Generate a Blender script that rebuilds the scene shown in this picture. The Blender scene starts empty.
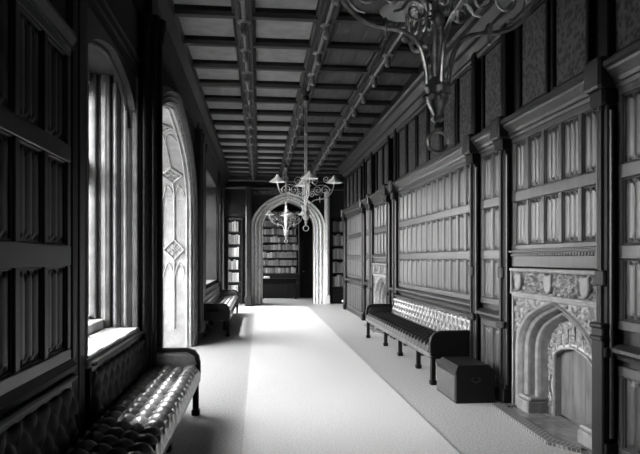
import bpy, math, random
from mathutils import Vector, noise
random.seed(7)
PI = math.pi
S = bpy.context.scene
COL = S.collection

# ------------------------------------------------------------------ materials
def mat(name, base, rough=.5, spec=.5, metal=0., vary=.0, scale=8., stretch=(1, 1, 1), bump=0., bscale=40., trans=None, coat=0.):
    m = bpy.data.materials.new(name); m.use_nodes = True
    nt = m.node_tree; p = nt.nodes['Principled BSDF']
    p.inputs['Base Color'].default_value = (base, base, base, 1)
    p.inputs['Roughness'].default_value = rough
    p.inputs['Specular IOR Level'].default_value = spec
    p.inputs['Metallic'].default_value = metal
    p.inputs['Coat Weight'].default_value = coat
    p.inputs['Coat Roughness'].default_value = .15
    tc = nt.nodes.new('ShaderNodeTexCoord'); mp = nt.nodes.new('ShaderNodeMapping')
    mp.inputs['Scale'].default_value = stretch
    nt.links.new(tc.outputs['Object'], mp.inputs['Vector'])
    if vary > 0:
        n = nt.nodes.new('ShaderNodeTexNoise'); n.inputs['Scale'].default_value = scale; n.inputs['Detail'].default_value = 5
        r = nt.nodes.new('ShaderNodeValToRGB')
        a, b = base * (1 - vary), min(1, base * (1 + vary))
        r.color_ramp.elements[0].position = .35; r.color_ramp.elements[1].position = .65
        r.color_ramp.elements[0].color = (a, a, a, 1); r.color_ramp.elements[1].color = (b, b, b, 1)
        nt.links.new(mp.outputs[0], n.inputs['Vector']); nt.links.new(n.outputs['Fac'], r.inputs['Fac'])
        nt.links.new(r.outputs['Color'], p.inputs['Base Color'])
    if bump > 0:
        n2 = nt.nodes.new('ShaderNodeTexNoise'); n2.inputs['Scale'].default_value = bscale; n2.inputs['Detail'].default_value = 4
        bn = nt.nodes.new('ShaderNodeBump'); bn.inputs['Strength'].default_value = bump; bn.inputs['Distance'].default_value = .01
        nt.links.new(mp.outputs[0], n2.inputs['Vector']); nt.links.new(n2.outputs['Fac'], bn.inputs['Height'])
        nt.links.new(bn.outputs['Normal'], p.inputs['Normal'])
    return m
G = (1, 1, .12)
M = dict(
    oak=mat('polished_oak', .022, .34, .6, vary=.35, scale=14, stretch=(1, 1, .1), bump=.15, bscale=60),
    oak_frame=mat('oak_framing', .038, .36, .6, vary=.3, scale=14, stretch=(1, 1, .1), bump=.05, bscale=60),
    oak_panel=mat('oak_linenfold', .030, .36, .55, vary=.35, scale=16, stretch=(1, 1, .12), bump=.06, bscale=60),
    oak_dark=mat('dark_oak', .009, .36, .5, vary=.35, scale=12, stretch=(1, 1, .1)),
    oak_black=mat('blackened_oak', .004, .45, .25, vary=.3, scale=12),
    beam=mat('ceiling_oak', .006, .5, .3, vary=.4, scale=10),
    gilt=mat('gilded_moulding', .13, .35, .6, vary=.3, scale=18),
    plaster=mat('ceiling_plaster', .22, .85, .2, vary=.12, scale=6, bump=.3, bscale=40),
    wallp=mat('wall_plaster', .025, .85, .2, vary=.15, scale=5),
    stone=mat('pale_carved_stone', .34, .75, .3, vary=.14, scale=9, bump=.2, bscale=140),
    stone_mid=mat('weathered_stone', .12, .7, .3, vary=.2, scale=9, bump=.15, bscale=140),
    fire_stone=mat('fireplace_stone', .17, .6, .4, vary=.2, scale=12, bump=.2, bscale=140),
    far_stone=mat('lit_far_stone', .65, .7, .3, vary=.12, scale=9, bump=.15, bscale=140),  # brighter copy of the carved stone, window light put into its colour
    boards=mat('dark_ceiling_boards', .045, .6, .3, vary=.3, scale=10, stretch=(1, .15, 1)),
    floor=mat('cork_floor', .36, .5, .4, vary=.32, scale=60, bump=.1, bscale=120),
    carpet=mat('pale_carpet', .50, .95, .1, vary=.22, scale=90, bump=.5, bscale=220),
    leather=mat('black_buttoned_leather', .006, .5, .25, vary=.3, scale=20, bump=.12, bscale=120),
    leather_seat=mat('lit_buttoned_leather', .11, .3, 1., vary=.3, scale=20, bump=.06, bscale=120, coat=.5),  # black leather made paler, standing for window light on the seats
    leather_pale=mat('lit_back_leather', .09, .3, .7, vary=.25, scale=20, bump=.12, bscale=120),  # paler leather for bench backs, the light on them painted in
    iron=mat('polished_brass', .5, .30, .9, metal=.9, vary=.3, scale=30),
    opal=mat('opal_glass', .85, .3, .5),
    board=mat('fire_board_wood', .08, .5, .4, vary=.45, scale=9, stretch=(1, 1, .25)),
    chestwood=mat('dark_chest_wood', .003, .5, .25, vary=.3, scale=14),
    chest_lit_side=mat('chest_lit_side_wood', .05, .5, .4, vary=.2, scale=14),  # paler than the chest body to stand for light on one side
    paper=mat('pale_book_cloth', .55, .7, .3, vary=.2, scale=20),
    cloth=mat('light_cloth', .6, .8, .2, vary=.1, scale=20),
)
def bookmat(v): return mat('book_leather', v, .55, .4, vary=.2, scale=30)
BM = [bookmat(v) for v in (.09, .15, .2, .3, .18)]
BP = [bookmat(v) for v in (.55, .7, .8, .4, .6)]

def tapestry():
    m = bpy.data.materials.new('figured_wall_cloth'); m.use_nodes = True
    nt = m.node_tree; p = nt.nodes['Principled BSDF']; p.inputs['Roughness'].default_value = .7
    tc = nt.nodes.new('ShaderNodeTexCoord'); n = nt.nodes.new('ShaderNodeTexVoronoi'); n.inputs['Scale'].default_value = 20
    n2 = nt.nodes.new('ShaderNodeTexNoise'); n2.inputs['Scale'].default_value = 40
    mx = nt.nodes.new('ShaderNodeMath'); mx.operation = 'MULTIPLY'
    r = nt.nodes.new('ShaderNodeValToRGB')
    r.color_ramp.elements[0].position = .12; r.color_ramp.elements[0].color = (.012, .012, .012, 1)
    r.color_ramp.elements[1].position = .34; r.color_ramp.elements[1].color = (.075, .075, .075, 1)
    L = nt.links.new
    L(tc.outputs['Object'], n.inputs['Vector']); L(tc.outputs['Object'], n2.inputs['Vector'])
    L(n.outputs['Distance'], mx.inputs[0]); L(n2.outputs['Fac'], mx.inputs[1]); L(mx.outputs[0], r.inputs['Fac'])
    L(r.outputs['Color'], p.inputs['Base Color'])
    return m
M['tapestry'] = tapestry()

def tiles():
    m = bpy.data.materials.new('glazed_hearth_tiles'); m.use_nodes = True
    nt = m.node_tree; p = nt.nodes['Principled BSDF']; p.inputs['Roughness'].default_value = .16
    tc = nt.nodes.new('ShaderNodeTexCoord'); b = nt.nodes.new('ShaderNodeTexBrick')
    b.inputs['Scale'].default_value = 7; b.offset = 0; b.inputs['Brick Width'].default_value = .5; b.inputs['Row Height'].default_value = .5
    b.inputs['Color1'].default_value = (.12, .12, .12, 1); b.inputs['Color2'].default_value = (.19, .19, .19, 1)
    b.inputs['Mortar'].default_value = (.07, .07, .07, 1); b.inputs['Mortar Size'].default_value = .012
    nt.links.new(tc.outputs['Object'], b.inputs['Vector']); nt.links.new(b.outputs['Color'], p.inputs['Base Color'])
    return m
M['tiles'] = tiles()
def kerbtile():
    m = bpy.data.materials.new('mosaic_kerb_tiles'); m.use_nodes = True
    nt = m.node_tree; p = nt.nodes['Principled BSDF']; p.inputs['Roughness'].default_value = .35
    tc = nt.nodes.new('ShaderNodeTexCoord'); b = nt.nodes.new('ShaderNodeTexChecker'); b.inputs['Scale'].default_value = 36
    b.inputs['Color1'].default_value = (.03, .03, .03, 1); b.inputs['Color2'].default_value = (.22, .22, .22, 1)
    nt.links.new(tc.outputs['Object'], b.inputs['Vector']); nt.links.new(b.outputs['Color'], p.inputs['Base Color'])
    return m
M['kerb'] = kerbtile()
def glass(tint=.93):
    m = bpy.data.materials.new('window_glass'); m.use_nodes = True
    nt = m.node_tree; nt.nodes.clear()
    o = nt.nodes.new('ShaderNodeOutputMaterial'); t = nt.nodes.new('ShaderNodeBsdfTransparent'); g = nt.nodes.new('ShaderNodeBsdfGlossy')
    t.inputs[0].default_value = (tint, tint, tint, 1); g.inputs['Roughness'].default_value = .03
    f = nt.nodes.new('ShaderNodeLayerWeight'); f.inputs['Blend'].default_value = .15
    sc = nt.nodes.new('ShaderNodeMath'); sc.operation = 'MULTIPLY'; sc.inputs[1].default_value = .35
    nt.links.new(f.outputs['Facing'], sc.inputs[0]); mx = nt.nodes.new('ShaderNodeMixShader')
    nt.links.new(sc.outputs[0], mx.inputs[0]); nt.links.new(t.outputs[0], mx.inputs[1]); nt.links.new(g.outputs[0], mx.inputs[2])
    nt.links.new(mx.outputs[0], o.inputs[0])
    return m
M['glass'] = glass(); M['old_glass'] = glass(.88)

# ------------------------------------------------------------------ mesh builder
class MB:
    def __init__(s): s.v = []; s.f = []
    def add(s, vs, fs):
        b = len(s.v); s.v += [tuple(p) for p in vs]; s.f += [tuple(i + b for i in f) for f in fs]; return s
    def box(s, x0, x1, y0, y1, z0, z1, bev=0.):
        if x0 > x1: x0, x1 = x1, x0
        if y0 > y1: y0, y1 = y1, y0
        b = bev
        if b <= 0:
            vs = [(x, y, z) for x in (x0, x1) for y in (y0, y1) for z in (z0, z1)]
            return s.add(vs, [(0, 1, 3, 2), (4, 6, 7, 5), (0, 4, 5, 1), (2, 3, 7, 6), (0, 2, 6, 4), (1, 5, 7, 3)])
        b = min(b, (x1 - x0) / 2.2, (y1 - y0) / 2.2, (z1 - z0) / 2.2)
        def ring(d, z): return [(x0 + d, y0 + d, z), (x1 - d, y0 + d, z), (x1 - d, y1 - d, z), (x0 + d, y1 - d, z)]
        def oct_(z, d):
            return [(x0 + b + d, y0 + d, z), (x1 - b - d, y0 + d, z), (x1 - d, y0 + b + d, z), (x1 - d, y1 - b - d, z),
                    (x1 - b - d, y1 - d, z), (x0 + b + d, y1 - d, z), (x0 + d, y1 - b - d, z), (x0 + d, y0 + b + d, z)]
        return s.loft([oct_(z0, b * .7), oct_(z0 + b, 0), oct_(z1 - b, 0), oct_(z1, b * .7)])
    def loft(s, rings, cap=True, closed=True):
        n = len(rings[0]); vs = [p for r in rings for p in r]; fs = []
        for i in range(len(rings) - 1):
            for j in range(n if closed else n - 1):
                k = (j + 1) % n
                fs.append((i * n + j, i * n + k, (i + 1) * n + k, (i + 1) * n + j))
        if cap and closed: fs += [tuple(range(n))[::-1], tuple((len(rings) - 1) * n + j for j in range(n))]
        return s.add(vs, fs)
    def tube(s, pts, r, n=8, cap=True):
        P = [Vector(p) for p in pts]; R = r if isinstance(r, (list, tuple)) else [r] * len(P)
        rings = []; up = None
        for i, p in enumerate(P):
            t = (P[min(i + 1, len(P) - 1)] - P[max(i - 1, 0)]).normalized()
            if up is None: up = Vector((0, 0, 1)) if abs(t.z) < .9 else Vector((1, 0, 0))
            a = t.cross(up).normalized(); up = a.cross(t).normalized()
            rings.append([p + R[i] * (a * math.cos(2 * PI * k / n) + up * math.sin(2 * PI * k / n)) for k in range(n)])
        return s.loft(rings, cap)
    def lathe(s, prof, c=(0, 0, 0), n=16, cap=True):
        return s.loft([[(c[0] + r * math.cos(2 * PI * k / n), c[1] + r * math.sin(2 * PI * k / n), c[2] + z) for k in range(n)] for r, z in prof], cap)
    def extrude_y(s, prof, y0, y1):  # prof list of (x,z)
        return s.loft([[(x, y0, z) for x, z in prof], [(x, y1, z) for x, z in prof]])
    def extrude_x(s, prof, x0, x1):
        return s.loft([[(x0, y, z) for y, z in prof], [(x1, y, z) for y, z in prof]])
    def grid(s, rows):
        return s.loft(rows, cap=False, closed=False)
    def build(s, name, m, parent=None, loc=None, smooth=False):
        me = bpy.data.meshes.new(name); me.from_pydata(s.v, [], s.f); me.update()
        import bmesh
        bm = bmesh.new(); bm.from_mesh(me); bmesh.ops.recalc_face_normals(bm, faces=bm.faces); bm.to_mesh(me); bm.free()
        me.materials.append(m)
        if smooth:
            me.polygons.foreach_set('use_smooth', [True] * len(me.polygons))
            try: me.set_sharp_from_angle(angle=math.radians(42))
            except Exception: pass
        o = bpy.data.objects.new(name, me); COL.objects.link(o)
        if parent: o.parent = parent
        if loc: o.location = loc
        return o
def thing(name, label, cat, loc=(0, 0, 0), rz=0, group=None):
    o = bpy.data.objects.new(name, None); COL.objects.link(o); o.location = loc; o.rotation_euler = (0, 0, rz)
    o.empty_display_size = .1
    o['label'] = label; o['category'] = cat
    if group: o['group'] = group
    return o
def tag(o, label, cat, group=None):
    o['label'] = label; o['category'] = cat
    if group: o['group'] = group
    return o
def struct(mb, name, m, **k):
    o = mb.build(name, m, **k); o['kind'] = 'structure'; return o
def dup(root, loc, rz=None, label=None, group=None):
    r = root.copy(); COL.objects.link(r); r.location = loc
    if rz is not None: r.rotation_euler = (0, 0, rz)
    if label: r['label'] = label
    if group: r['group'] = group
    for ch in list(root.children):
        c = ch.copy(); COL.objects.link(c); c.parent = r
        for g in list(ch.children):
            d = g.copy(); COL.objects.link(d); d.parent = c
    return r

# ------------------------------------------------------------------ dimensions
XL, XR, ZC, ZB = -1.13, 2.62, 4.31, 4.20
YN, YF = -3.0, 20.0

def arch(u0, u1, zb, zs, zc, n=14):
    mid, h = (u0 + u1) / 2, (u1 - u0) / 2
    pts = [(u0, zb), (u0, zs)]
    for i in range(1, 2 * n):
        a = PI * (1 - i / (2 * n)); c = math.cos(a); t = abs(c)
        g = .70 * math.sqrt(max(0, 1 - t ** 2.6)) + .30 * (1 - t)
        pts.append((mid + h * c, zs + (zc - zs) * g))
    return pts + [(u1, zs), (u1, zb)]
def mR(u, z, d): return (XR - d, u, z)
def mF(u, z, d): return (u, YF - d, z)
def arch_rings(mb, u0, u1, zb, zs, zc, prof, mp, rise=.9):
    rows = [[mp(u, z, d) for u, z in arch(u0 - o, u1 + o, zb, zs, zc + o * rise)] for o, d in prof]
    for a, b in zip(rows, rows[1:]): mb.grid([a, b])
def arch_fill(mb, u0, u1, zb, zs, zc, U0, U1, zt, d0, d1, mp):
    """solid wall from U0..U1 up to zt with an arched hole, thickness d0..d1"""
    P = arch(u0, u1, zb, zs, zc)
    for d in (d0, d1):
        mb.grid([[mp(U0, zb, d), mp(u0, zb, d)], [mp(U0, zs, d), mp(u0, zs, d)], [mp(U0, zt, d), mp(u0, zt, d)]])
        mb.grid([[mp(u1, zb, d), mp(U1, zb, d)], [mp(u1, zs, d), mp(U1, zs, d)], [mp(u1, zt, d), mp(U1, zt, d)]])
        Q = P[1:-1]
        mb.grid([[mp(u, z, d) for u, z in Q], [mp(u, zt, d) for u, z in Q]])
    mb.grid([[mp(u, z, d0) for u, z in P], [mp(u, z, d1) for u, z in P]])
    mb.grid([[mp(U0, zb, d0), mp(U0, zt, d0), mp(U1, zt, d0), mp(U1, zb, d0)], [mp(U0, zb, d1), mp(U0, zt, d1), mp(U1, zt, d1), mp(U1, zb, d1)]])

# ------------------------------------------------------------------ structure
struct(MB().box(-1.73, 3.6, YN - .25, 23.6, -.15, 0).box(-3.4, -1.73, 5.9, 10.65, -.15, 0), 'floor', M['floor'])
ceil = struct(MB().box(-1.73, 3.6, YN - .25, 23.6, ZC, ZC + .15), 'ceiling', M['plaster'])

# left wall with openings
W1 = (4.01, 5.70, .87, 3.18)
BA = (6.15, 10.40)
W2 = (12.2, 16.2, .95, 3.40)
W3 = (17.0, 19.6, .30, 3.40)
W4 = (20.9, 23.0, .9, 3.3)
W0 = (-1.7, -.5, 1.2, 3.3)
TL = .60
wl = MB()
xo = XL - TL
for y0, y1 in ((YN, W0[0]), (W0[1], W1[0]), (W1[1], BA[0]), (BA[1], W2[0]), (W2[1], W3[0]), (W3[1], W4[0]), (W4[1], 23.6)):
    wl.box(xo, XL, y0, y1, 0, ZC)
for w in (W0, W1, W2, W3, W4):
    wl.box(xo, XL, w[0], w[1], 0, w[2]); wl.box(xo, XL, w[0], w[1], w[3], ZC)
mL = lambda u, z, d: (XL - d, u, z)
P = arch(BA[0], BA[1], 0, 2.45, 3.55, 20)
Q = P[1:-1]
for d in (0, TL): wl.grid([[mL(u, z, d) for u, z in Q], [mL(u, ZC, d) for u, z in Q]])
wl.grid([[mL(u, z, 0) for u, z in P], [mL(u, z, TL) for u, z in P]])
wall_left = struct(wl, 'wall_left', M['wallp'])

# bay beyond the big arch
XB = -3.2
by = MB()
by.box(XB - .2, xo, BA[0] - .25, BA[0], 0, ZC)
by.box(XB - .2, xo, BA[1], BA[1] + .25, 0, ZC)
by.box(XB - .2, XB, BA[0], BA[1], 0, .75); by.box(XB - .2, XB, BA[0], BA[1], 3.55, ZC)
struct(by, 'wall_bay', M['stone_mid'])
struct(MB().box(XB - .2, xo, BA[0] - .25, BA[1] + .25, 3.62, 3.75), 'ceiling_bay', M['stone_mid'])

FP = [(4.28, 5.92), (11.75, 13.39)]
wall_right = struct(MB().box(XR, XR + .6, YN, 4.30, 0, ZC), 'wall_right', M['oak_dark'])
for a, b, c, d in ((5.90, 11.77, 0, ZC), (13.37, 17.8, 0, ZC), (4.30, 5.90, 1.42, ZC), (11.77, 13.37, 1.42, ZC)):
    struct(MB().box(XR, XR + .6, a, b, c, d), 'wall_right', M['oak_dark'])
for a, b in ((4.30, 5.90), (11.77, 13.37)):
    struct(MB().box(XR + .5, XR + .6, a, b, 0, 1.42), 'wall_recess', M['oak_black'])
struct(MB().box(3.35, 3.6, 17.8, 23.6, 0, ZC), 'wall_alcove', M['wallp'])
struct(MB().box(-1.7, 3.3, YN - .25, YN, 0, ZC), 'wall_back', M['wallp'])
struct(MB().box(-1.73, 3.35, 23.35, 23.6, 0, ZC), 'wall_library', M['oak_black'])

# ------------------------------------------------------------------ windows
def window(name, x, y0, y1, z0, z1, nl, transom, stone=True, tie=1):
    """window in a plane x=const; frame, mullions with rolls, cusped heads under the transom, glass"""
    m = MB()
    fw = .09
    m.box(x - .06, x + .04, y0, y0 + fw, z0, z1); m.box(x - .06, x + .04, y1 - fw, y1, z0, z1)
    m.box(x - .06, x + .08, y0, y1, z1 - fw, z1); m.box(x - .06, x + .08, y0, y1, z0, z0 + fw * .8)
    fr = struct(m, name, M['stone'])
    g = MB(); g.box(x - .006, x + .006, y0 + .02, y1 - .02, z0 + .02, z1 - .02); g.build('pane', M['old_glass' if name == 'window_1' else 'glass'], fr)
    w = (y1 - y0 - fw) / nl
    for i in range(1, nl):
        yc = y0 + fw / 2 + i * w
        k = MB().box(x - .05, x + .02, yc - .025, yc + .025, z0, z1)
        k.tube([(x + .025, yc, z0 + .05), (x + .025, yc, z1 - .05)], .02, 8)
        for zz in (z0 + .2, (z0 + transom) / 2, transom, (transom + z1) / 2 + .1, z1 - .25):
            k.lathe([(.02, -.05), (.042, -.03), (.042, .03), (.02, .05)], (x + .025, yc, zz), 10)
        k.build('mullion', M['stone'], fr)
    t = MB().box(x - .05, x + .05, y0 + fw * .5, y1 - fw * .5, transom - .05, transom + .05)
    t.build('transom', M['stone'], fr)
    hd = MB()
    for zt in (transom - .05, z1 - fw):
        for i in range(nl):
            a, b = y0 + fw / 2 + i * w + .03, y0 + fw / 2 + (i + 1) * w - .03
            mp = lambda u, z, d, x=x: (x + d, u, z)
            arch_fill(hd, a + .03, b - .03, zt - .18, zt - .15, zt - .03, a, b, zt, -.025, .03, mp)
    hd.build('cusped_head', M['stone'], fr)
    lc = MB()
    for i in range(nl):
        a = y0 + fw / 2 + i * w
        n = int((z1 - z0) / .32)
        for j in range(1, n):
            z = z0 + j * (z1 - z0) / n
            lc.box(x - .01, x + .01, a + .03, a + w - .03, z - .006, z + .006)
    lc.build('glazing_bar', M['oak_black'], fr)
    return fr
window('window_1', XL - .47, W1[0], W1[1], W1[2] + .05, W1[3], 3, 2.35)
window('window_2', XB - .08, BA[0], BA[1], .75, 3.55, 6, 2.35)
window('window_3', XL - .50, W2[0], W2[1], W2[2], W2[3], 5, 2.35)
window('window_4', XL - .50, W3[0], W3[1], W3[2], W3[3], 4, 2.35)

window('window_6_added', XL - .50, *W0, 2, 2.35)  # added unseen window behind the camera, lights the near chandelier
window('window_5_added', XL - .50, W4[0], W4[1], W4[2], W4[3], 3, 2.35)  # unseen window added to brighten the library beyond the arch
# window 1 sill (two steps) and moulded reveal
s = MB().box(XL - .30, XL + .03, W1[0], W1[1], .835, .872, .01).box(XL - .42, XL - .27, W1[0], W1[1], .87, .955, .01)
s.box(XL - .02, XL + .045, W1[0] - .02, W1[1] + .02, .79, .838, .012)
struct(s, 'trim_1', M['stone'])
for k, (yy, sg) in enumerate(((W1[1], -1), (W1[0], 1))):
    r = MB()
    steps = [(-.40, -.34, .10), (-.335, -.30, .04), (-.295, -.22, .085), (-.215, -.19, .03), (-.185, -.14, .06), (-.135, -.03, .035), (-.03, .02, .05)]
    for a, b, d in steps: r.box(XL + a, XL + b, yy, yy + sg * d, .872, 3.18, .008)
    for a in (-.26, -.17, -.08): r.tube([(XL + a, yy + sg * .075, .90), (XL + a, yy + sg * .075, 3.1)], .018, 8)
    struct(r, 'trim_%d' % (2 + k), M['stone_mid'], smooth=True)
# window 1 pointed head in wall plane
hd = MB()
arch_fill(hd, W1[0] + .04, W1[1] - .04, 2.7, 2.8, 3.15, W1[0], W1[1], 3.19, 0, .10, mL)
hd.box(XL, XL + .03, W1[0], W1[1] + .06, 3.33, 3.37, .008).box(XL, XL + .02, W1[0], W1[1] + .06, 3.26, 3.28, .005)
arch_rings(hd, W1[0] + .08, W1[1] - .08, 2.7, 2.8, 3.11, [(0, .08), (.02, .06), (.035, .09), (.06, .0)], mL)
struct(hd, 'trim_4', M['oak_dark'])

# ------------------------------------------------------------------ big arch dressing (left)
ar = MB()
mo = lambda u, z, d: (XL + d, u, z)
arch_rings(ar, BA[0], BA[1], 0, 2.45, 3.55, [(0, -.01), (0, .02), (.03, .05), (.05, .02), (.07, .025), (.10, .06), (.12, .03), (.15, .035), (.18, .07), (.22, .02), (.25, 0)], mo, .9)
struct(ar, 'trim_5', M['stone_mid'], smooth=True)
# blind tracery lining the reveal and the soffit of the arch
P = arch(BA[0], BA[1], 0, 2.45, 3.55, 24)
def resample(P, step):
    out = []; cum = [0]
    for a, b in zip(P, P[1:]): cum.append(cum[-1] + math.dist(a, b))
    n = int(cum[-1] / step)
    for i in range(n + 1):
        sv = cum[-1] * i / n; k = 0
        while k < len(cum) - 2 and cum[k + 1] < sv: k += 1
        t = (sv - cum[k]) / max(1e-6, cum[k + 1] - cum[k])
        out.append((P[k][0] + t * (P[k + 1][0] - P[k][0]), P[k][1] + t * (P[k + 1][1] - P[k][1])))
    return out, cum[-1]
RP, LEN = resample(P, .04)
def rev(sv, w, h):  # arc length from far end, depth into wall, height off surface (inward to opening)
    i = min(len(RP) - 2, max(0, int((LEN - sv) / LEN * (len(RP) - 1))))
    t = (LEN - sv) / LEN * (len(RP) - 1) - i
    a, b = RP[i], RP[i + 1]
    dx, dz = b[0] - a[0], b[1] - a[1]; L = math.hypot(dx, dz)
    nx, nz = dz / L, -dx / L
    return (XL - w, a[0] + t * dx + nx * h, a[1] + t * dz + nz * h)
tr = MB()
lin = MB()
svs = [i * .05 for i in range(int(LEN / .05) + 1)]
lin.grid([[rev(sv, .01, .012) for sv in svs], [rev(sv, TL - .01, .012) for sv in svs]])
for w in (.03, .09, .51, .57): tr.tube([rev(sv, w, .02) for sv in svs], .02 if w in (.09, .51) else .014, 6)
qs = [.32] + [.32 + 1.34 * k for k in range(1, int(LEN / 1.34))]
for k, c in enumerate(qs):
    if k > 0:
        pts = [rev(c + .17 * math.cos(a), .30 + .17 * math.sin(a), .03) for a in [2 * PI * j / 4 for j in range(5)]]
        for a, b in zip(pts, pts[1:]): tr.tube([a, b], .016, 6)
        for j in range(4):
            aa = j * PI / 2 + PI / 4
            cx, cw = c + .075 * math.cos(aa), .30 + .075 * math.sin(aa)
            tr.tube([rev(cx + .045 * math.cos(b), cw + .045 * math.sin(b), .025) for b in [2 * PI * q / 10 for q in range(11)]], .009, 5)
        tr.lathe([(0.001, 0), (.03, .0), (.03, .02), (0.001, .03)], rev(c, .30, .0), 8)
    nx = c + 1.34 - .17
    st = c + (.17 if k else 0)
    tr.tube([rev(st + (nx - st) * j / 8, .30, .025) for j in range(9)], .016, 6)
    for w0, w1 in ((.11, .30), (.30, .49)):   # cusped head of each narrow panel
        pt = [rev(nx - .30 + .30 * math.sin(PI * j / 8) * .8, w0 + (w1 - w0) * j / 8, .022) for j in range(9)]
        tr.tube(pt, .012, 5)
lin.build('reveal_lining', M['stone'], None)['kind'] = 'structure'
bpy.context.scene.objects['reveal_lining'].name = 'trim_6'
struct(tr, 'trim_7', M['stone'], smooth=True)
# pier of clustered shafts between window and arch, and the near post
def shaft_cluster(name, pts, box, z1=ZB, m='oak_black'):
    b = MB().box(*box, 0, z1, .012)
    for x, y, r in pts:
        b.tube([(x, y, .42), (x, y, 3.62)], r, 10)
        b.lathe([(r * 1.9, 0), (r * 1.9, .12), (r * 1.5, .16), (r * 1.5, .2), (r * 1.1, .26)], (x, y, .2), 8)
        b.lathe([(r, 0), (r * 1.6, .04), (r * 1.3, .08), (r * 2, .15), (r * 2, .19)], (x, y, 3.6), 8)
    return struct(b, name, M[m], smooth=True)
shaft_cluster('trim_8', [(-1.06, 5.74, .035), (-.99, 5.80, .03), (-.955, 5.90, .032), (-.975, 6.03, .03)], (XL - .0, -1.0, 5.76, 6.12))
shaft_cluster('trim_9', [(-1.115, 3.70, .018), (-1.12, 3.85, .018)], (XL, -1.112, 3.66, 4.0))
shaft_cluster('trim_10', [(-1.04, 10.75, .03), (-1.04, 11.1, .03), (-1.08, 12.15, .03)], (XL, -1.06, 10.72, 12.2), m='oak_dark')
shaft_cluster('trim_11', [(-1.04, 16.3, .03), (-1.04, 16.9, .03)], (XL, -1.06, 16.25, 16.95), m='oak_dark')

# ------------------------------------------------------------------ panelling
def linen(mb, mp, u0, u1, z0, z1, folds=2, depth=.015):
    """one linenfold panel: vertical rounded pleats with shaped ends"""
    w = u1 - u0; n = folds * 6
    rows = []
    H = z1 - z0
    tt = [0, .02, .055, .09, 1 - .09, 1 - .055, 1 - .02, 1]
    if H < .55: tt = [0, .03, .08, .13, .87, .92, .97, 1]
    for t in tt:
        row = []
        for i in range(n + 1):
            v = i / n; ph = (v * folds) % 1
            e = min(v, 1 - v)
            h = .35 + .65 * (abs(math.sin(PI * v * folds)) ** .8) * (.6 + .4 * math.sin(PI * v))
            end = min(t, 1 - t)
            lim = .05 + .035 * math.cos(2 * PI * v * folds)
            amp = 0 if end <= 0 else (1 if end > lim else .15)
            row.append(mp(u0 + w * v, z0 + H * t, .004 + depth * h * amp * (1 if e > 0 else 0)))
        rows.append(row)
    mb.grid(rows)
def panel_bay(mp, u0, u1, cols, rows, fm='oak_frame', pm='oak_panel', parent=None, st=.06, fd=.034, folds=3, name='panelling'):
    """rows = list of (z0,z1) openings; the frame fills between zbase and ztop"""
    f = MB()
    zs = [rows[0][0] - .07] + [z for r in rows for z in r] + [rows[-1][1] + .07]
    def bx(a, b, c, d, dd=fd):
        p, q = mp(a, c, 0), mp(b, d, dd)
        f.box(min(p[0], q[0]), max(p[0], q[0]), min(p[1], q[1]), max(p[1], q[1]), c, d, .006)
    for i in range(0, len(zs), 2): bx(u0, u1, zs[i], zs[i + 1])
    cw = (u1 - u0 - st) / cols
    for (z0, z1) in rows:
        for i in range(cols + 1):
            bx(u0 + i * cw, u0 + i * cw + st, z0, z1, fd - .002)
        for i in range(cols):   # little bead round the opening
            a, b = u0 + i * cw + st, u0 + (i + 1) * cw
            bx(a, a + .012, z0, z1, fd * .6); bx(b - .012, b, z0, z1, fd * .6)
            bx(a, b, z0, z0 + .012, fd * .6); bx(a, b, z1 - .012, z1, fd * .6)
    fo = f.build(name, M[fm], parent)
    p = MB()
    for (z0, z1) in rows:
        for i in range(cols):
            linen(p, mp, u0 + i * cw + st + .012, u0 + (i + 1) * cw - .012, z0 + .012, z1 - .012, folds)
    p.build('linenfold', M[pm], fo, smooth=False)
    return fo
panel_root = struct(MB().extrude_y([(XR, 2.96), (XR - .03, 2.96), (XR - .035, 2.985), (XR, 2.99)], 1.0, 17.78), 'trim_13', M['oak_dark'])
R3 = [(1.06, 1.50), (1.60, 2.08), (2.18, 2.68)]
R4 = [(.14, .74)]
PIL = [4.20, 6.04, 6.92, 11.08, 11.66, 13.48, 14.50, 17.72]
panel_bay(mR, 1.0, 4.12, 8, R3, parent=panel_root, folds=3)
panel_bay(mR, 1.0, 4.12, 8, [(.14, .66)], parent=panel_root, folds=3)
panel_bay(mR, 4.28, 5.95, 5, [(1.64, 2.08), (2.18, 2.68)], parent=panel_root)
for a, b, c in ((6.14, 6.82, 2), (7.02, 11.02, 13), (11.16, 11.58, 2), (13.57, 14.42, 3), (14.6, 17.6, 10)):
    panel_bay(mR, a, b, c, R3, parent=panel_root)
    panel_bay(mR, a, b, c, R4, parent=panel_root)
panel_bay(mR, 11.74, 13.40, 5, [(1.60, 2.08), (2.18, 2.68)], parent=panel_root)
# dado rail mouldings
for a, b, z in ((1.0, 4.12, .82), (6.13, 6.83, .86), (7.02, 11.02, .92), (11.16, 11.58, .9), (13.5, 14.42, .9), (14.6, 17.6, .9)):
    q = MB().extrude_y([(XR, z - .05), (XR - .035, z - .05), (XR - .045, z - .02), (XR - .085, z + .01), (XR - .085, z + .035), (XR - .04, z + .06), (XR, z + .07)], a, b)
    q.build('dado_rail', M['oak'], panel_root)
    q = MB().extrude_y([(XR, 0), (XR - .05, 0), (XR - .05, .06), (XR - .035, .08), (XR, .09)], a, b)
    q.build('skirting', M['oak_dark'], panel_root)
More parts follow.
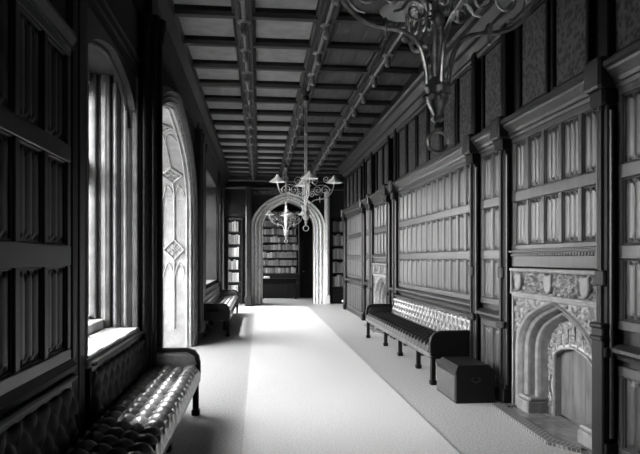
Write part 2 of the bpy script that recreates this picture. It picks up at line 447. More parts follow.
# pilasters
for y in PIL:
    w = .075; P0 = y == 4.20
    pj = .14 if P0 else .10
    q = MB().box(XR - .10, XR, y - w, y + w, 0, 2.74, .01)
    if P0:
        q.box(XR - .14, XR, y - w, y + w, 0, 1.02, .01).box(XR - .155, XR, y - w - .01, y + w + .01, .90, .94, .01).box(XR - .155, XR, y - w - .01, y + w + .01, .99, 1.03, .01)
    q.box(XR - .125, XR, y - w - .02, y + w + .02, 0, .16, .01).box(XR - .13, XR, y - w - .02, y + w + .02, .78, .86, .012)
    q.box(XR - .15, XR, y - w - .02, y + w + .02, 2.62, 2.75, .02)
    q.box(XR - .125, XR, y - w + .01, y + w - .01, 1.30, 1.42, .012)
    q.tube([(XR - .10, y, .2), (XR - .10, y, 2.62)], .026, 8)
    q.box(XR - .09, XR, y - .06, y + .06, 2.9, 3.95, .01)
    q.build('pilaster', M['oak_black'], panel_root)
    sh = MB()
    sh.tube([(XR - .075, y + w + .012, .2), (XR - .075, y + w + .012, 2.58)], .017, 8)
    sh.tube([(XR - .075, y - w - .012, .2), (XR - .075, y - w - .012, 2.58)], .017, 8)
    sh.lathe([(.017, 0), (.035, .02), (.03, .05), (.05, .1), (.05, .13)], (XR - .10, y, 2.58), 8)
    sh.build('shaft', M['oak_dark'], panel_root, smooth=True)
# main cornice + brattishing, and the great cornice below the ceiling
c = MB().extrude_y([(XR, 2.73), (XR - .05, 2.73), (XR - .06, 2.76), (XR - .075, 2.77), (XR - .08, 2.80), (XR - .13, 2.85), (XR - .135, 2.87), (XR - .16, 2.885), (XR - .16, 2.92), (XR - .06, 2.95), (XR, 2.955)], 1.0, 17.78)
for y in PIL: c.box(XR - .19, XR, y - .11, y + .11, 2.74, 2.97, .02)
c.build('cornice', M['oak'], panel_root)
c = MB().extrude_y([(XR, 3.86), (XR - .05, 3.86), (XR - .07, 3.90), (XR - .07, 3.93), (XR - .14, 3.99), (XR - .15, 4.03), (XR - .24, 4.10), (XR - .26, 4.15), (XR - .30, 4.17), (XR - .30, ZC), (XR, ZC)], 1.0, 17.78)
c.build('upper_cornice', M['oak_dark'], panel_root)
# wall-cloth panels with posts between
ys = [1.2, 1.9, 2.6, 3.3, 3.92, 4.50, 5.10, 5.80, 6.20, 6.62, 7.02]
k = 7.02
fr = []
for a, b in ((2.0, 2.55), (2.7, 3.25), (3.4, 4.2), (4.50, 5.02), (5.17, 5.70), (6.17, 6.68)): fr.append((a, b))
k = 7.03
while k + .5 < 17.6:
    if all(abs(k + .25 - y) > .3 for y in PIL): fr.append((k, k + .54))
    k += .67
for a, b in fr:
    MB().box(XR - .03, XR, a, b, 3.0, 3.84, .006).build('wall_cloth', M['tapestry'], panel_root)
    q = MB()
    for z0, z1, y0, y1 in ((2.96, 3.0, a - .03, b + .03), (3.84, 3.88, a - .03, b + .03), (2.96, 3.88, a - .05, a), (2.96, 3.88, b, b + .05)):
        q.box(XR - .06, XR, y0, y1, z0, z1, .008)
    q.build('cloth_frame', M['oak_black'], panel_root)
# carved belt above each fireplace
for a, b in FP:
    q = MB().box(XR - .05, XR, a + .01, b - .01, 1.42, 1.60, .008).box(XR - .085, XR, a + .01, b - .01, 1.565, 1.585, .006)
    n = 34
    for i in range(n):
        y = a + .03 + (b - a - .06) * (i + .5) / n
        q.lathe([(.0, -.016), (.016, -.008), (.016, .008), (.0, .016)], (XR - .062, y, 1.54), 8)
    q.build('carved_belt', M['oak'], panel_root)

# left wall panelling (near part)
mLp = lambda u, z, d: (XL + d, u, z)
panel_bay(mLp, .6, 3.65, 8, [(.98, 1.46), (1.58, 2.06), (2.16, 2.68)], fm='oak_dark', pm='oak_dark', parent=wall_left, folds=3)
c = MB().extrude_y([(XL, 2.73), (XL + .05, 2.73), (XL + .035, 2.76), (XL + .06, 2.80), (XL + .06, 2.82), (XL + .03, 2.84), (XL, 2.85)], .6, 3.68)
c.build('cornice', M['oak_dark'], wall_left)
c = MB().extrude_y([(XL, .84), (XL + .05, .84), (XL + .07, .88), (XL + .03, .92), (XL, .93)], .6, 3.66)
c.build('dado_rail', M['oak_dark'], wall_left)
c = MB().extrude_y([(XL, 3.80), (XL + .04, 3.80), (XL + .06, 3.90), (XL + .10, 3.98), (XL + .12, 4.06), (XL + .20, 4.14), (XL + .20, ZC), (XL, ZC)], YN, 20)
c.build('upper_cornice', M['oak_dark'], wall_left)
q = MB().box(XL, XL + .03, 10.7, 20, 3.4, 3.8, .01)
for y in (10.9, 12.1, 16.3, 16.9): q.box(XL, XL + .07, y - .06, y + .06, 2.9, 3.85, .01)
q.build('frieze_board', M['oak_dark'], wall_left)
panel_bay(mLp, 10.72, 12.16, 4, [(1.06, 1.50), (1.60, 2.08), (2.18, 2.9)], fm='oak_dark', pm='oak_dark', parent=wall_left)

# ------------------------------------------------------------------ ceiling beams
BX = [-1.08, -.17, .77, 1.68, 2.53]
BY = [5.90 + .92 * k for k in range(-9, 16)]
for x in BX[:4]:
    b = MB().extrude_y([(x - .13, ZC), (x - .13, ZB + .05), (x - .10, ZB + .03), (x - .09, ZB), (x - .05, ZB), (x - .04, ZB - .02), (x + .04, ZB - .02), (x + .05, ZB), (x + .09, ZB), (x + .10, ZB + .03), (x + .13, ZB + .05), (x + .13, ZC)], YN, YF)
    bo = b.build('long_beam', M['beam'], ceil)
    MB().tube([(x, YN, ZB - .02), (x, YF, ZB - .02)], .022, 8).build('gilded_roll', M['gilt'], bo, smooth=True)
for y in BY:
    if y > YF: continue
    MB().extrude_x([(y - .08, ZC), (y - .075, ZB + .06), (y - .045, ZB + .02), (y + .045, ZB + .02), (y + .075, ZB + .06), (y + .08, ZC)], XL, XR).build('cross_beam', M['beam'], ceil)
bp = MB().lathe([(.06, .0), (.075, -.012), (.06, -.025), (.045, -.03), (.035, -.05), (.030, -.09), (.042, -.11), (.042, -.14), (.02, -.165), (.001, -.17)], (0, 0, 0), 12)
boss0 = None
for x in BX[:4]:
    for y in BY:
        if y < 5 or y > YF: continue
        if boss0 is None:
            boss0 = bp.build('ceiling_boss', M['gilt'], ceil, smooth=True); o = boss0
        else:
            o = boss0.copy(); COL.objects.link(o)
        o.location = (x, y, ZB - .02)

for x0, x1 in ((BX[2], BX[3]), (BX[3], XR)):  # boards darker than the plaster of the other bays
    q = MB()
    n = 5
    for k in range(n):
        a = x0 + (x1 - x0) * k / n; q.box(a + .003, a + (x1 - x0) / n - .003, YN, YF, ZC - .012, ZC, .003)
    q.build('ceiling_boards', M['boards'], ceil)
# ------------------------------------------------------------------ far arch wall
fa = MB()
U0, U1 = .12, 1.82
arch_fill(fa, U0, U1, 0, 2.55, 3.40, -.42, 2.28, ZC, 0, -.45, mF)
wall_far = struct(fa, 'wall_far', M['oak_dark'])
m = MB()
arch_rings(m, U0, U1, 0, 2.55, 3.40, [(0, -.10), (0, .0), (.03, .05), (.06, .01), (.10, .02), (.13, .08), (.17, .03), (.21, .04), (.25, .10), (.29, .05), (.33, .06), (.37, .11), (.40, 0)], mF, .85)
m.build('arch_moulding', M['far_stone'], wall_far, smooth=True)
q = MB().box(U1 + .36, U1 + .52, YF - .14, YF, 0, 3.75, .02).box(U1 + .32, U1 + .54, YF - .18, YF, 0, .3, .02)
q.tube([(U1 + .44, YF - .15, .3), (U1 + .44, YF - .15, 3.6)], .04, 8)
q.build('buttress', M['far_stone'], wall_far)
q = MB().box(U0 - .54, U0 - .36, YF - .8, YF, 0, 3.75, .02).box(U0 - .56, U0 - .34, YF - .83, YF, 0, .3, .02)  # left buttress made deep to throw shade on the arch moulding
q.build('buttress', M['oak_dark'], wall_far)
# carved spandrel relief & frieze
def foliage(u, v, s=1.):
    p = Vector((u * 14 * s, v * 14 * s, 3.1))
    a = noise.noise(p); b = abs(noise.noise(p * 2.1 + Vector((5, 1, 2))))
    return max(0., min(1., .5 + 1.6 * a)) * .8 + .35 * (1 - b * 3 if b < .33 else 0)
def relief(mp, u0, u1, z0, z1, dep, base, step=.009, inside=None, s=1.):
    mb = MB(); nu, nz = max(2, int((u1 - u0) / step)), max(2, int((z1 - z0) / step))
    idx = {}
    for j in range(nz + 1):
        for i in range(nu + 1):
            u = u0 + (u1 - u0) * i / nu; z = z0 + (z1 - z0) * j / nz
            idx[i, j] = len(mb.v); mb.v.append(mp(u, z, base + dep * foliage(u, z, s)))
    for j in range(nz):
        for i in range(nu):
            u = u0 + (u1 - u0) * (i + .5) / nu; z = z0 + (z1 - z0) * (j + .5) / nz
            if inside and not inside(u, z): continue
            mb.f.append((idx[i, j], idx[i + 1, j], idx[i + 1, j + 1], idx[i, j + 1]))
    return mb
relief(mF, -.2, 2.1, 3.62, 3.78, .04, .01, .03).build('carved_frieze', M['stone_mid'], wall_far)
MB().box(-1.1, 3.3, YF - .22, YF, 3.80, 3.92, .03).box(-1.1, 3.3, YF - .3, YF, 4.05, ZC, .03).build('cornice', M['oak_dark'], wall_far)
MB().box(XL, -.42, YF + .32, YF + .45, 0, ZC).box(2.28, 3.35, YF + .32, YF + .45, 0, ZC).box(XL, -.42, YF, YF + .4, 2.9, ZC).box(2.28, 3.35, YF, YF + .4, 2.9, ZC).build('side_infill', M['oak_dark'], wall_far)
# return of the right wall at the alcove: light shafts
q = MB()
for i, y in enumerate((17.75, 18.0, 18.25)): q.tube([(XR + .04 + .12 * i, y, 0), (XR + .04 + .12 * i, y, 3.9)], .045, 10)
struct(q, 'trim_12', M['stone_mid'], smooth=True)
struct(MB().box(XR - .0, 3.35, 17.8, 17.95, 0, ZC), 'wall_return', M['oak_dark'])
# library door in the dark
d = MB().box(1.62, 2.3, 23.25, 23.33, 0, 2.6, .01)
for z0, z1 in ((.2, .9), (1.1, 2.4)):
    d.box(1.70, 1.93, 23.22, 23.26, z0, z1, .01).box(1.99, 2.22, 23.22, 23.26, z0, z1, .01)
do = struct(d, 'door_1', M['oak_black'])
MB().lathe([(.03, 0), (.035, .03), (.0, .05)], (1.72, 23.2, 1.0), 8).build('door_handle', M['iron'], do)

# ------------------------------------------------------------------ bookcases and books
def bookcase(x0, x1, yb, depth, z0, zt, nsh, mts, label, bl, bg, bw=.05, cup=0, wood='oak_dark', fill=.82):
    w = x1 - x0
    t = thing('bookcase', label, 'bookcase', ((x0 + x1) / 2, yb - depth / 2, 0))
    hx, hy = w / 2, depth / 2
    m = M[wood]
    MB().box(-hx, hx, hy - .02, hy, 0, zt).build('back_panel', m, t)
    for sx in (-1, 1):
        a = -hx if sx < 0 else hx - .035
        MB().box(a, a + .035, -hy, hy - .02, 0, zt, .004).build('side_panel', m, t)
    MB().box(-hx - .02, hx + .02, -hy - .03, hy, zt, zt + .07, .015).build('top', m, t)
    sp = (zt - z0) / nsh
    if z0 > .3:
        MB().box(-hx + .035, hx - .035, -hy + .01, hy - .02, .0, z0 - .02, .004).build('cupboard', m, t)
        n = max(1, round(w / .5))
        for i in range(n):
            a = -hx + .04 + (w - .08) * i / n; b = a + (w - .08) / n
            d = MB().box(a + .01, b - .01, -hy - .015, -hy + .01, .06, z0 - .05, .005).build('door', m, t)
            MB().lathe([(.012, 0), (.016, .015), (0.001, .02)], (b - .05, -hy - .03, z0 * .6), 6).build('knob', M['iron'], d)
    for i in range(nsh):
        z = z0 + i * sp
        MB().box(-hx + .035, hx - .035, -hy + .005, hy - .02, z, z + .022, .003).build('shelf', m, t)
        x = x0 + .045
        while x + bw * 1.3 < x1 - .04:
            ww = bw * random.uniform(.75, 1.25); hh = (sp - .03) * random.uniform(.72, .92)
            if random.random() < fill or 1:
                key = random.randrange(len(mts))
                k = (bl, key, round(hh / .03), round(ww / .01))
                if k in BK:
                    o = BK[k].copy(); COL.objects.link(o)
                else:
                    H, W_, D = round(hh / .03) * .03, round(ww / .01) * .01 , depth * .62
                    b = MB().box(-W_ / 2, W_ / 2, 0, D, 0, H, .004)
                    b.box(-W_ / 2 - .003, W_ / 2 + .003, -.004, .006, H * .12, H * .15).box(-W_ / 2 - .003, W_ / 2 + .003, -.004, .006, H * .8, H * .83)
                    o = b.build('book', mts[key]); BK[k] = o
                o.location = (x + ww / 2, yb - depth + .05, z + .023)
                tag(o, bl, 'book', bg)
            x += max(ww, round(ww / .01) * .01) + .014
    return t
BK = {}
bookcase(XL + .08, -.56, YF + .30, .32, .30, 2.80, 6, BP, 'narrow pale bookcase left of the far arch, beside the end window', 'pale spined book in the narrow bookcase left of the far arch', 'books in the bookcase left of the arch', .07, wood='oak')
bookcase(.0, 1.56, 23.34, .32, .93, 3.3, 8, BM, 'wide bookcase over closed cupboards seen through the far arch', 'leather book in the wide bookcase seen through the arch', 'books in the bookcase beyond the arch', .078)
bookcase(2.42, 3.02, YF + .30, .32, .55, 2.85, 5, BM, 'dark narrow bookcase right of the far arch jamb', 'dark book in the narrow bookcase right of the arch', 'books in the bookcase right of the arch', .06, wood='oak_black')
# papers lying on the cupboard ledge inside the arch: an open pile beside the bookcase
t = thing('side_table', 'low dark table with papers before the bookcase beyond the arch', 'table', (.75, 22.6, 0))
MB().box(-.7, .7, -.22, .22, .72, .77, .01).build('tabletop', M['oak_black'], t)
for sx in (-1, 1):
    for sy in (-1, 1): MB().lathe([(.03, 0), (.035, .1), (.025, .4), (.035, .72)], (.62 * sx, .15 * sy, 0), 8).build('leg', M['oak_black'], t)
MB().box(-.62, .62, -.16, .16, .58, .72, .01).build('apron', M['oak_black'], t)
tag(MB().box(-.12, .12, -.09, .09, 0, .05, .006).box(-.10, .11, -.08, .08, .05, .09, .006).build('paper_stack', M['cloth'], None, (.28, 22.55, .771)), 'white stack of papers on the left end of the dark table beyond the arch', 'papers')
# small pale stool in the alcove
t = thing('footstool', 'small pale round footstool on the floor right of the far arch', 'stool', (2.72, 18.35, 0))
MB().lathe([(.16, 0), (.18, .02), (.18, .05), (.15, .07)], (0, 0, .17), 16).build('cushion', M['cloth'], t, smooth=True)
for k in range(3):
    a = k * 2 * PI / 3
    MB().lathe([(.015, 0), (.02, .1), (.02, .17)], (.12 * math.cos(a), .12 * math.sin(a), 0), 8).build('leg', M['oak_dark'], t)

# ------------------------------------------------------------------ carpet
cp = MB(); ys = [1.0 + i * .5 for i in range(37)]
xs = [-.13, -.11, .1, .72, 1.3, 1.51, 1.53]
cp.loft([[(x, y, .012 + .001 * math.sin(y * 3 + x * 5)) for x in xs] + [(x, y, .0005) for x in reversed(xs)] for y in ys])
tag(cp.build('carpet_runner', M['carpet']), 'long pale carpet runner down the middle of the gallery floor', 'carpet')

# ------------------------------------------------------------------ benches
def tuft(L, D, pu, pv, amp, nu=None, nv=None, f=None):
    """buttoned surface as a closed cushion of length L (v), depth D (u); f(u,v,h)->point"""
    nu = nu or int(D / pu * 12); nv = nv or int(L / pv * 12)
    mb = MB(); rows = []
    for j in range(nv + 1):
        v = L * j / nv; row = []
        for i in range(nu + 1):
            u = D * i / nu
            a, b = u / pu, v / pv
            h = (abs(math.sin(PI * (a + b) / 1.)) * abs(math.sin(PI * (a - b)))) ** .6
            e = min(u, D - u) / .05; e2 = min(v, L - v) / .05
            ed = math.sqrt(max(0, 1 - (1 - min(1, e)) ** 2)) * math.sqrt(max(0, 1 - (1 - min(1, e2)) ** 2))
            row.append(f(u, v, amp * (h * ed) + .05 * (ed - 1)))
        rows.append(row)
    mb.grid(rows)
    # underside
    n0, n1 = rows[0], rows[-1]
    return mb
def bench(loc, rz, L, label, gaps=(), seat='leather', back='leather', rail='oak_dark', legs=5, wall_left_gap=None, zb=.84):
    """local x = out from wall (0..D), y = length centred"""
    t = thing('upholstered_bench', label, 'bench', loc, rz)
    D = .565; h = L / 2
    MB().box(.0, D - .02, -h + .05, h - .05, .30, .40, .01).build('seat_frame', M['oak_dark'], t)
    q = MB().box(D - .05, D + .005, -h + .03, h - .03, .32, .385, .012); q.build('front_rail', M[rail], t)
    s_ = tuft(L - .12, D - .08, .20, .16, .07, f=lambda u, v, e: (.08 + u + (.012 if u > .4 else 0), -h + .06 + v, .43 + e))
    s_.box(.06, D - .01, -h + .06, h - .06, .385, .40)
    s_.build('seat_cushion', M[seat], t, smooth=True)
    secs = [(-h + .06, h - .06)]
    if gaps:
        g0, g1 = gaps; secs = [(-h + .06, g0), (g1, h - .06)]
    for a, b in secs:
        MB().box(.0, .045, a, b, .40, zb - .01, .01).build('back_board', M['oak_dark'], t)
        MB().box(.0, .08, a, b, zb - .03, zb, .012).build('back_rail', M['oak_dark'], t)
        bk = tuft(b - a, zb - .06 - .44, .19, .18, .042, f=lambda u, v, e: (.045 - .04 * u / .4 + e * .7 + .035, a + v, .45 + u + e * .35))
        bk.build('back_cushion', M[back], t, smooth=True)
    for sg in (-1, 1):
        pr = [(0, .33), (D - .04, .33), (D - .005, .35), (D + .005, .40), (D + .005, .50), (D - .01, .57), (D - .05, .62), (D - .12, .645), (0, .645)]
        y = sg * (h - .03)
        a = MB().loft([[(x, y - .035, z) for x, z in pr], [(x, y + .035, z) for x, z in pr]])
        for k in range(6):
            a.lathe([(.02, -.025), (.03, 0), (.02, .025)], (D - .40 + k * .05, y - .03, .50), 8)
        a.build('armrest', M['oak_black'], t)
        pad = [(.06, .44), (D - .06, .44), (D - .03, .50), (D - .05, .57), (D - .12, .61), (.06, .61)]
        MB().loft([[(x, y - sg * .03, z) for x, z in pad], [(x, y - sg * .065, z) for x, z in pad], [(.06 + (x - .06) * .93, y - sg * .085, .52 + (z - .52) * .8) for x, z in pad]]).build('arm_pad', M[seat], t, smooth=True)
    for i in range(legs):
        y = -h + .04 + (L - .08) * i / (legs - 1)
        for x in (.06, D - (.04 if i in (0, legs - 1) else .15)):
            r = .028
            lg = MB().box(x - r, x + r, y - r, y + r, .06, .33, .006).box(x - r * 1.4, x + r * 1.4, y - r * 1.4, y + r * 1.4, 0, .06, .01)
            lg.build('leg', M['oak_black'], t)
    return t
# left bench under the first window: Y 1.6..5.95
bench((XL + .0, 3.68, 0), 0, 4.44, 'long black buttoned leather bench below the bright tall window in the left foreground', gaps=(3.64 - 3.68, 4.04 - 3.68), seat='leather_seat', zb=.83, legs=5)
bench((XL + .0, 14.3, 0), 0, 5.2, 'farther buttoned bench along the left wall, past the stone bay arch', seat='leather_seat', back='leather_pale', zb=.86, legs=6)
bench((XR - .03, 9.12, 0), PI, 4.35, 'dark buttoned bench with lit tufted back against the right wall panelling', seat='leather', back='leather_pale', rail='board', zb=.84, legs=5)

# ------------------------------------------------------------------ chest
t = thing('wooden_chest', 'dark low wooden chest with canted lid beside the right bench arm', 'chest', (2.24, 6.38, 0))
def cant(x, y, z0, z1, c=.05):
    return [[(-x + i, -y, z) for i in ()] for z in ()]
def octr(x, y, c, z): return [(-x + c, -y, z), (x - c, -y, z), (x, -y + c, z), (x, y - c, z), (x - c, y, z), (-x + c, y, z), (-x, y - c, z), (-x, -y + c, z)]
MB().loft([octr(.21, .34, .008, 0), octr(.21, .34, .008, .30)]).build('body', M['chestwood'], t)
MB().loft([octr(.217, .347, .008, .30), octr(.217, .347, .008, .325), octr(.165, .28, .008, .385)]).build('lid', M['chestwood'], t)
MB().box(-.216, -.209, -.31, .31, .02, .28, .003).build('lit_side_board', M['chest_lit_side'], t)  # pale sheet on the window-facing side, lit tone put into its colour
MB().tube([(-.02, -.338, .27), (-.05, -.352, .24), (0, -.357, .22), (.05, -.352, .24), (.02, -.338, .27)], .006, 6).build('handle', M['oak'], t)

# ------------------------------------------------------------------ fireplaces
def arch4(u0, u1, zb, zs, zc, n=14):
    mid, h = (u0 + u1) / 2, (u1 - u0) / 2
    pts = [(u0, zb), (u0, zs)]
    for i in range(1, 2 * n):
        c = math.cos(PI * (1 - i / (2 * n))); t = abs(c)
        pts.append((mid + h * c, zs + (zc - zs) * (.60 * math.sqrt(max(0, 1 - t ** 4)) + .40 * (1 - t))))
    return pts + [(u1, zs), (u1, zb)]
def fireplace(yc, label):
    global arch
    old = arch; arch = arch4
    t = thing('fireplace', label, 'fireplace', (XR, yc, 0))
    mp = lambda u, z, d: (-d, u, z)
    h = .80; st = M['fire_stone']
    # frieze: recessed field in a stone frame, carved foliage and shields
    f = MB().box(-.085, .1, -h, h, 1.375, 1.41, .012).box(-.055, .1, -h, h, 1.12, 1.165, .01).box(-.075, .1, -h, h, 1.15, 1.172, .006).box(-.03, .1, -h, h, 1.16, 1.39)
    f.box(-.07, .1, -h, -h + .03, 1.16, 1.39, .006).box(-.07, .1, h - .03, h, 1.16, 1.39, .006)
    f.build('frieze', st, t)
    relief(mp, -h + .03, h - .03, 1.174, 1.374, .042, .018, .008, None, 1.5).build('foliage_carving', st, t)
    for u in (-.61, .0, .61):
        MB().loft([[(-.05 - d, u + a * k, 1.275 + b * k) for a, b in ((-.065, .085), (0, .078), (.065, .085), (.065, -.02), (.048, -.06), (0, -.09), (-.048, -.06), (-.065, -.02))] for d, k in ((0, 1), (.022, 1), (.030, .86))]).build('shield', st, t)
    a0, a1, zs, zc = -.43, .43, .60, .965
    s_ = MB(); arch_fill(s_, a0 - .30, a1 + .30, 0, zs, zc + .165, -h, h, 1.14, -.08, .02, mp)
    s_.box(-.05, .1, -h, -h + .03, 0, 1.14).box(-.05, .1, h - .03, h, 0, 1.14)
    s_.build('surround', st, t)
    m = MB()
    arch_rings(m, a0, a1, 0, zs, zc, [(-.02, -.20), (.0, -.17), (.02, -.17), (.045, -.10), (.06, -.075), (.085, -.06), (.10, -.075), (.115, -.12), (.15, -.12), (.165, -.05), (.175, -.03), (.21, -.01), (.225, -.03), (.24, .0), (.27, .035), (.30, .045), (.315, .02)], mp, .53)
    m.build('arch_moulding', st, t, smooth=True)
    for sg in (-1, 1):
        a, b = sorted((sg * .45, sg * .74))
        MB().box(-.045, .16, a, b, 0, .12, .012).box(-.03, .15, a, b, .12, .16, .015).build('plinth', st, t)
    def insp(u, z):
        P_ = arch(a0 - .32, a1 + .32, 0, zs, zc + .17)
        best = min(P_[2:-2], key=lambda p: abs(p[0] - u))
        return z > best[1] + .01 and abs(u) < h - .03
    relief(mp, -h + .03, h - .03, .62, 1.115, .035, .006, .008, insp, 1.4).build('spandrel_carving', st, t)
    # inner slab
    i0, i1, izs, izc = -.325, .325, .56, .69
    s_ = MB(); arch_fill(s_, i0, i1, 0, izs, izc, -.62, .62, 1.1, -.18, -.24, mp)
    s_.build('inner_slab', M['stone'], t)
    m = MB(); arch_rings(m, i0, i1, 0, izs, izc, [(0, -.25), (0, -.17), (.010, -.155), (.028, -.155), (.034, -.182)], mp, .9)
    m.build('inner_moulding', st, t, smooth=True)
    rb = MB()
    for k in range(-4, 5):
        u = k * .12 + .06
        if abs(u) > .5: continue
        z0 = izc + .03 - .22 * abs(u)
        rb.tube([mp(u * 1.0, z0, -.175), mp(u * 1.12, z0 + .24, -.175)], .008, 6)
        if k < 4: rb.tube([mp((u + .02) * 1.1, z0 + .19, -.175), mp((u + .06) * 1.1, z0 + .215, -.175), mp((u + .10) * 1.1, z0 + .19, -.175)], .006, 6)
    rb.build('tracery', M['stone'], t, smooth=True)
    def ins2(u, z):
        if abs(u) > .38: return abs(abs(u) - .44) < .032 * (1.3 + math.sin(z * 16)) and z < .72
        P_ = arch(i0, i1, 0, izs, izc)
        best = min(P_[1:-1], key=lambda p: abs(p[0] - u))
        return z > best[1] + .055 and z < best[1] + .25 and abs(((abs(u) + .06) % .12) - .06) < .045
    relief(mp, -.55, .55, .08, 1.0, .02, -.176, .008, ins2, 2.2).build('floral_carving', st, t)
    b = MB()
    for k, (p, q_) in enumerate(((-.322, -.11), (-.108, .105), (.107, .322))): b.box(.225, .245, p, q_, .03, .70, .003)
    b.build('fire_board', M['board'], t)
    pl = [(.22, -.62), (.22, .62), (0, .72), (-.16, .70), (-.21, -.40), (0, -.76)]
    MB().loft([[(x, y, .0) for x, y in pl], [(x, y, .014) for x, y in pl]]).build('hearth', M['tiles'], t)
    kp = [(-.005, .795), (-.27, .79), (-.31, -.46), (-.15, -.70)]
    ki = [(-.005, .70), (-.16, .69), (-.20, -.40), (-.10, -.60)]
    k_ = MB()
    for i in range(3):
        k_.loft([[(x, y, z) for x, y in (kp[i], kp[i + 1], ki[i + 1], ki[i])] for z in (0, .03)])
    k_.build('kerb', M['kerb'], t)
    arch = old
    return t
fp = fireplace(5.10, 'carved stone fireplace with boarded arch and tiled hearth at lower right')
dup(fp, (XR, 12.57, 0), None, 'farther stone fireplace beyond the far end of the right bench')

# ------------------------------------------------------------------ chandeliers
def chandelier(loc, label):
    t = thing('chandelier', label, 'chandelier', (loc[0], loc[1], 0), 0, None)
    r = MB()
    zt = ZB - .03
    for dx in (-.013, .013): r.tube([(dx, 0, 2.22), (dx, 0, zt - .1)], .012, 8)
    for z in (2.5, 3.0, 3.5, 4.0): r.lathe([(.012, -.03), (.03, -.01), (.03, .01), (.012, .03)], (0, 0, z), 10)
    r.build('rod', M['iron'], t, smooth=True)
    MB().lathe([(.03, -.14), (.05, -.10), (.03, -.07), (.07, -.02), (.08, 0)], (0, 0, zt), 12).build('ceiling_cup', M['oak_black'], t, smooth=True)
    hb = MB().lathe([(.001, -.1), (.02, -.095), (.014, -.07), (.03, -.055), (.018, -.04), (.028, -.025), (.042, 0), (.055, .03), (.046, .05), (.056, .075), (.046, .10), (.026, .12)], (0, 0, 2.14), 14)
    for k in range(8):
        a = k * PI / 4
        hb.lathe([(.001, -.02), (.016, 0), (.001, .02)], (.052 * math.cos(a), .052 * math.sin(a), 2.175), 6)
    hb.build('hub', M['iron'], t, smooth=True)
    rg = MB().tube([(.043 * math.cos(a), .0, 1.99 + .043 * math.sin(a)) for a in [2 * PI * k / 24 for k in range(25)]], .008, 8)
    rg.build('ring', M['iron'], t, smooth=True)
    def bez(P_, n=10):
        out = []
        for a, b, c, d in P_:
            for i in range(n):
                s = i / n
                out.append(tuple((1 - s) ** 3 * a[q] + 3 * s * (1 - s) ** 2 * b[q] + 3 * s * s * (1 - s) * c[q] + s ** 3 * d[q] for q in (0, 1)))
        out.append(P_[-1][3]); return out
    main = bez([((.046, 2.23), (.055, 2.38), (.09, 2.455), (.22, 2.455)), ((.22, 2.455), (.38, 2.47), (.45, 2.58), (.455, 2.74))])
    def spiral(cx, cz, r0, turns, a0, sgn=1, n=26):
        return [(cx + r0 * (1 - .8 * i / n) * math.cos(a0 + sgn * 2 * PI * turns * i / n), cz + r0 * (1 - .8 * i / n) * math.sin(a0 + sgn * 2 * PI * turns * i / n)) for i in range(n + 1)]
    for k in range(4):
        a = k * PI / 2 + .04
        def to3(p): return (p[0] * math.cos(a), p[0] * math.sin(a), p[1])
        arm = MB().tube([to3(p) for p in main], .0105, 8)
        arm.lathe([(.001, -.055), (.008, -.05), (.006, -.02), (.014, 0), (.016, .02), (.008, .035), (.001, .04)], to3((.225, 2.46)), 8)
        ao = arm.build('arm', M['iron'], t, smooth=True)
        sc = MB()
        for q in (spiral(.31, 2.60, .085, 1.6, PI * 1.5, 1), spiral(.19, 2.60, .075, 1.5, PI * 1.5, -1), spiral(.10, 2.53, .055, 1.5, 0, 1), spiral(.13, 2.74, .075, 1.4, PI, -1), spiral(.33, 2.78, .06, 1.4, 0, -1)):
            sc.tube([to3(p) for p in q], .0055, 6)
        sc.tube([to3(p) for p in bez([((.02, 2.85), (.10, 2.86), (.08, 2.66), (.19, 2.675)), ((.19, 2.675), (.28, 2.69), (.33, 2.70), (.40, 2.60))])], .0055, 6)
        sc.build('scrollwork', M['iron'], ao, smooth=True)
        sh = MB().loft([[(.455 * math.cos(a) + rr * math.cos(2 * PI * j / 18), .455 * math.sin(a) + rr * math.sin(2 * PI * j / 18), z) for j in range(18)] for rr, z in ((.135, 2.725), (.10, 2.75), (.045, 2.79), (.022, 2.82), (.018, 2.84), (.010, 2.84), (.014, 2.815), (.037, 2.784), (.095, 2.744), (.132, 2.722))], cap=False)
        so = sh.build('lamp_shade', M['opal'], t, smooth=True)
        bl = MB().lathe([(.012, .0), (.014, .03), (.03, .06), (.02, .10), (.001, .11)], to3((.455, 2.70)), 10)
        bl.build('lamp_bulb', M['opal'], so, smooth=True)
    return t
ch = chandelier((.745, 2.45), 'wrought iron scroll chandelier hanging near, cut by the top of the picture')
dup(ch, (.745, 9.55, 0), 0, 'four armed iron chandelier with white shades hanging mid-gallery before the arch')
dup(ch, (.745, 16.65, 0), 0, 'farthest small chandelier hanging just in front of the far arch')

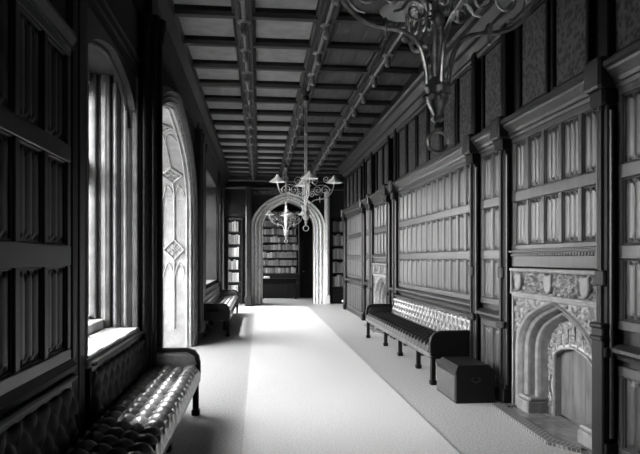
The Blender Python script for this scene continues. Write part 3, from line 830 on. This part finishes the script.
# ------------------------------------------------------------------ light
w = bpy.data.worlds.new('overcast_sky'); S.world = w; w.use_nodes = True
nt = w.node_tree; bg = nt.nodes['Background']
tc = nt.nodes.new('ShaderNodeTexCoord'); sx = nt.nodes.new('ShaderNodeSeparateXYZ'); rp = nt.nodes.new('ShaderNodeValToRGB')
rp.color_ramp.elements[0].position = .0; rp.color_ramp.elements[0].color = (.10, .10, .10, 1)
rp.color_ramp.elements[1].position = .02; rp.color_ramp.elements[1].color = (.8, .8, .8, 1)
e = rp.color_ramp.elements.new(.6); e.color = (1, 1, 1, 1)
nt.links.new(tc.outputs['Generated'], sx.inputs[0]); nt.links.new(sx.outputs['Z'], rp.inputs['Fac']); nt.links.new(rp.outputs['Color'], bg.inputs['Color'])
bg.inputs['Strength'].default_value = 9.0
def portal(x, y0, y1, z0, z1):
    l = bpy.data.lights.new('window_portal', 'AREA'); l.shape = 'RECTANGLE'
    l.size = z1 - z0; l.size_y = y1 - y0
    l.cycles.is_portal = True
    o = bpy.data.objects.new('window_portal', l); COL.objects.link(o)
    o.location = (x, (y0 + y1) / 2, (z0 + z1) / 2); o.rotation_euler = (0, -PI / 2, 0)
portal(XL - .7, W1[0], W1[1], W1[2], W1[3])
portal(XB - .25, BA[0], BA[1], .75, 3.55)
portal(XL - .7, W2[0], W2[1], W2[2], W2[3])
portal(XL - .7, W3[0], W3[1], W3[2], W3[3])
portal(XL - .7, *W0)
portal(XL - .7, W4[0], W4[1], W4[2], W4[3])

sl = bpy.data.lights.new('hazy_sun', 'SUN'); sl.energy = 8; sl.angle = math.radians(4)
so = bpy.data.objects.new('hazy_sun', sl); COL.objects.link(so); so.location = (-6, 5, 12)
el = math.radians(68.5); so.rotation_euler = Vector((math.cos(el), -.19, -math.sin(el))).to_track_quat('-Z', 'Y').to_euler()
# ------------------------------------------------------------------ camera
cam = bpy.data.cameras.new('camera'); co = bpy.data.objects.new('camera', cam); COL.objects.link(co)
cam.sensor_width = 36; cam.lens = 600 / 640 * 36; cam.shift_y = 32 / 640
cam.clip_start = .05
co.location = (0, 0, 1.5); co.rotation_euler = (PI / 2, 0, -math.atan(61 / 600))
S.camera = co
S.view_settings.view_transform = 'Standard'; S.view_settings.look = 'None'
S.view_settings.gamma = 1; S.view_settings.use_curve_mapping = False
S.view_settings.exposure = 2.3
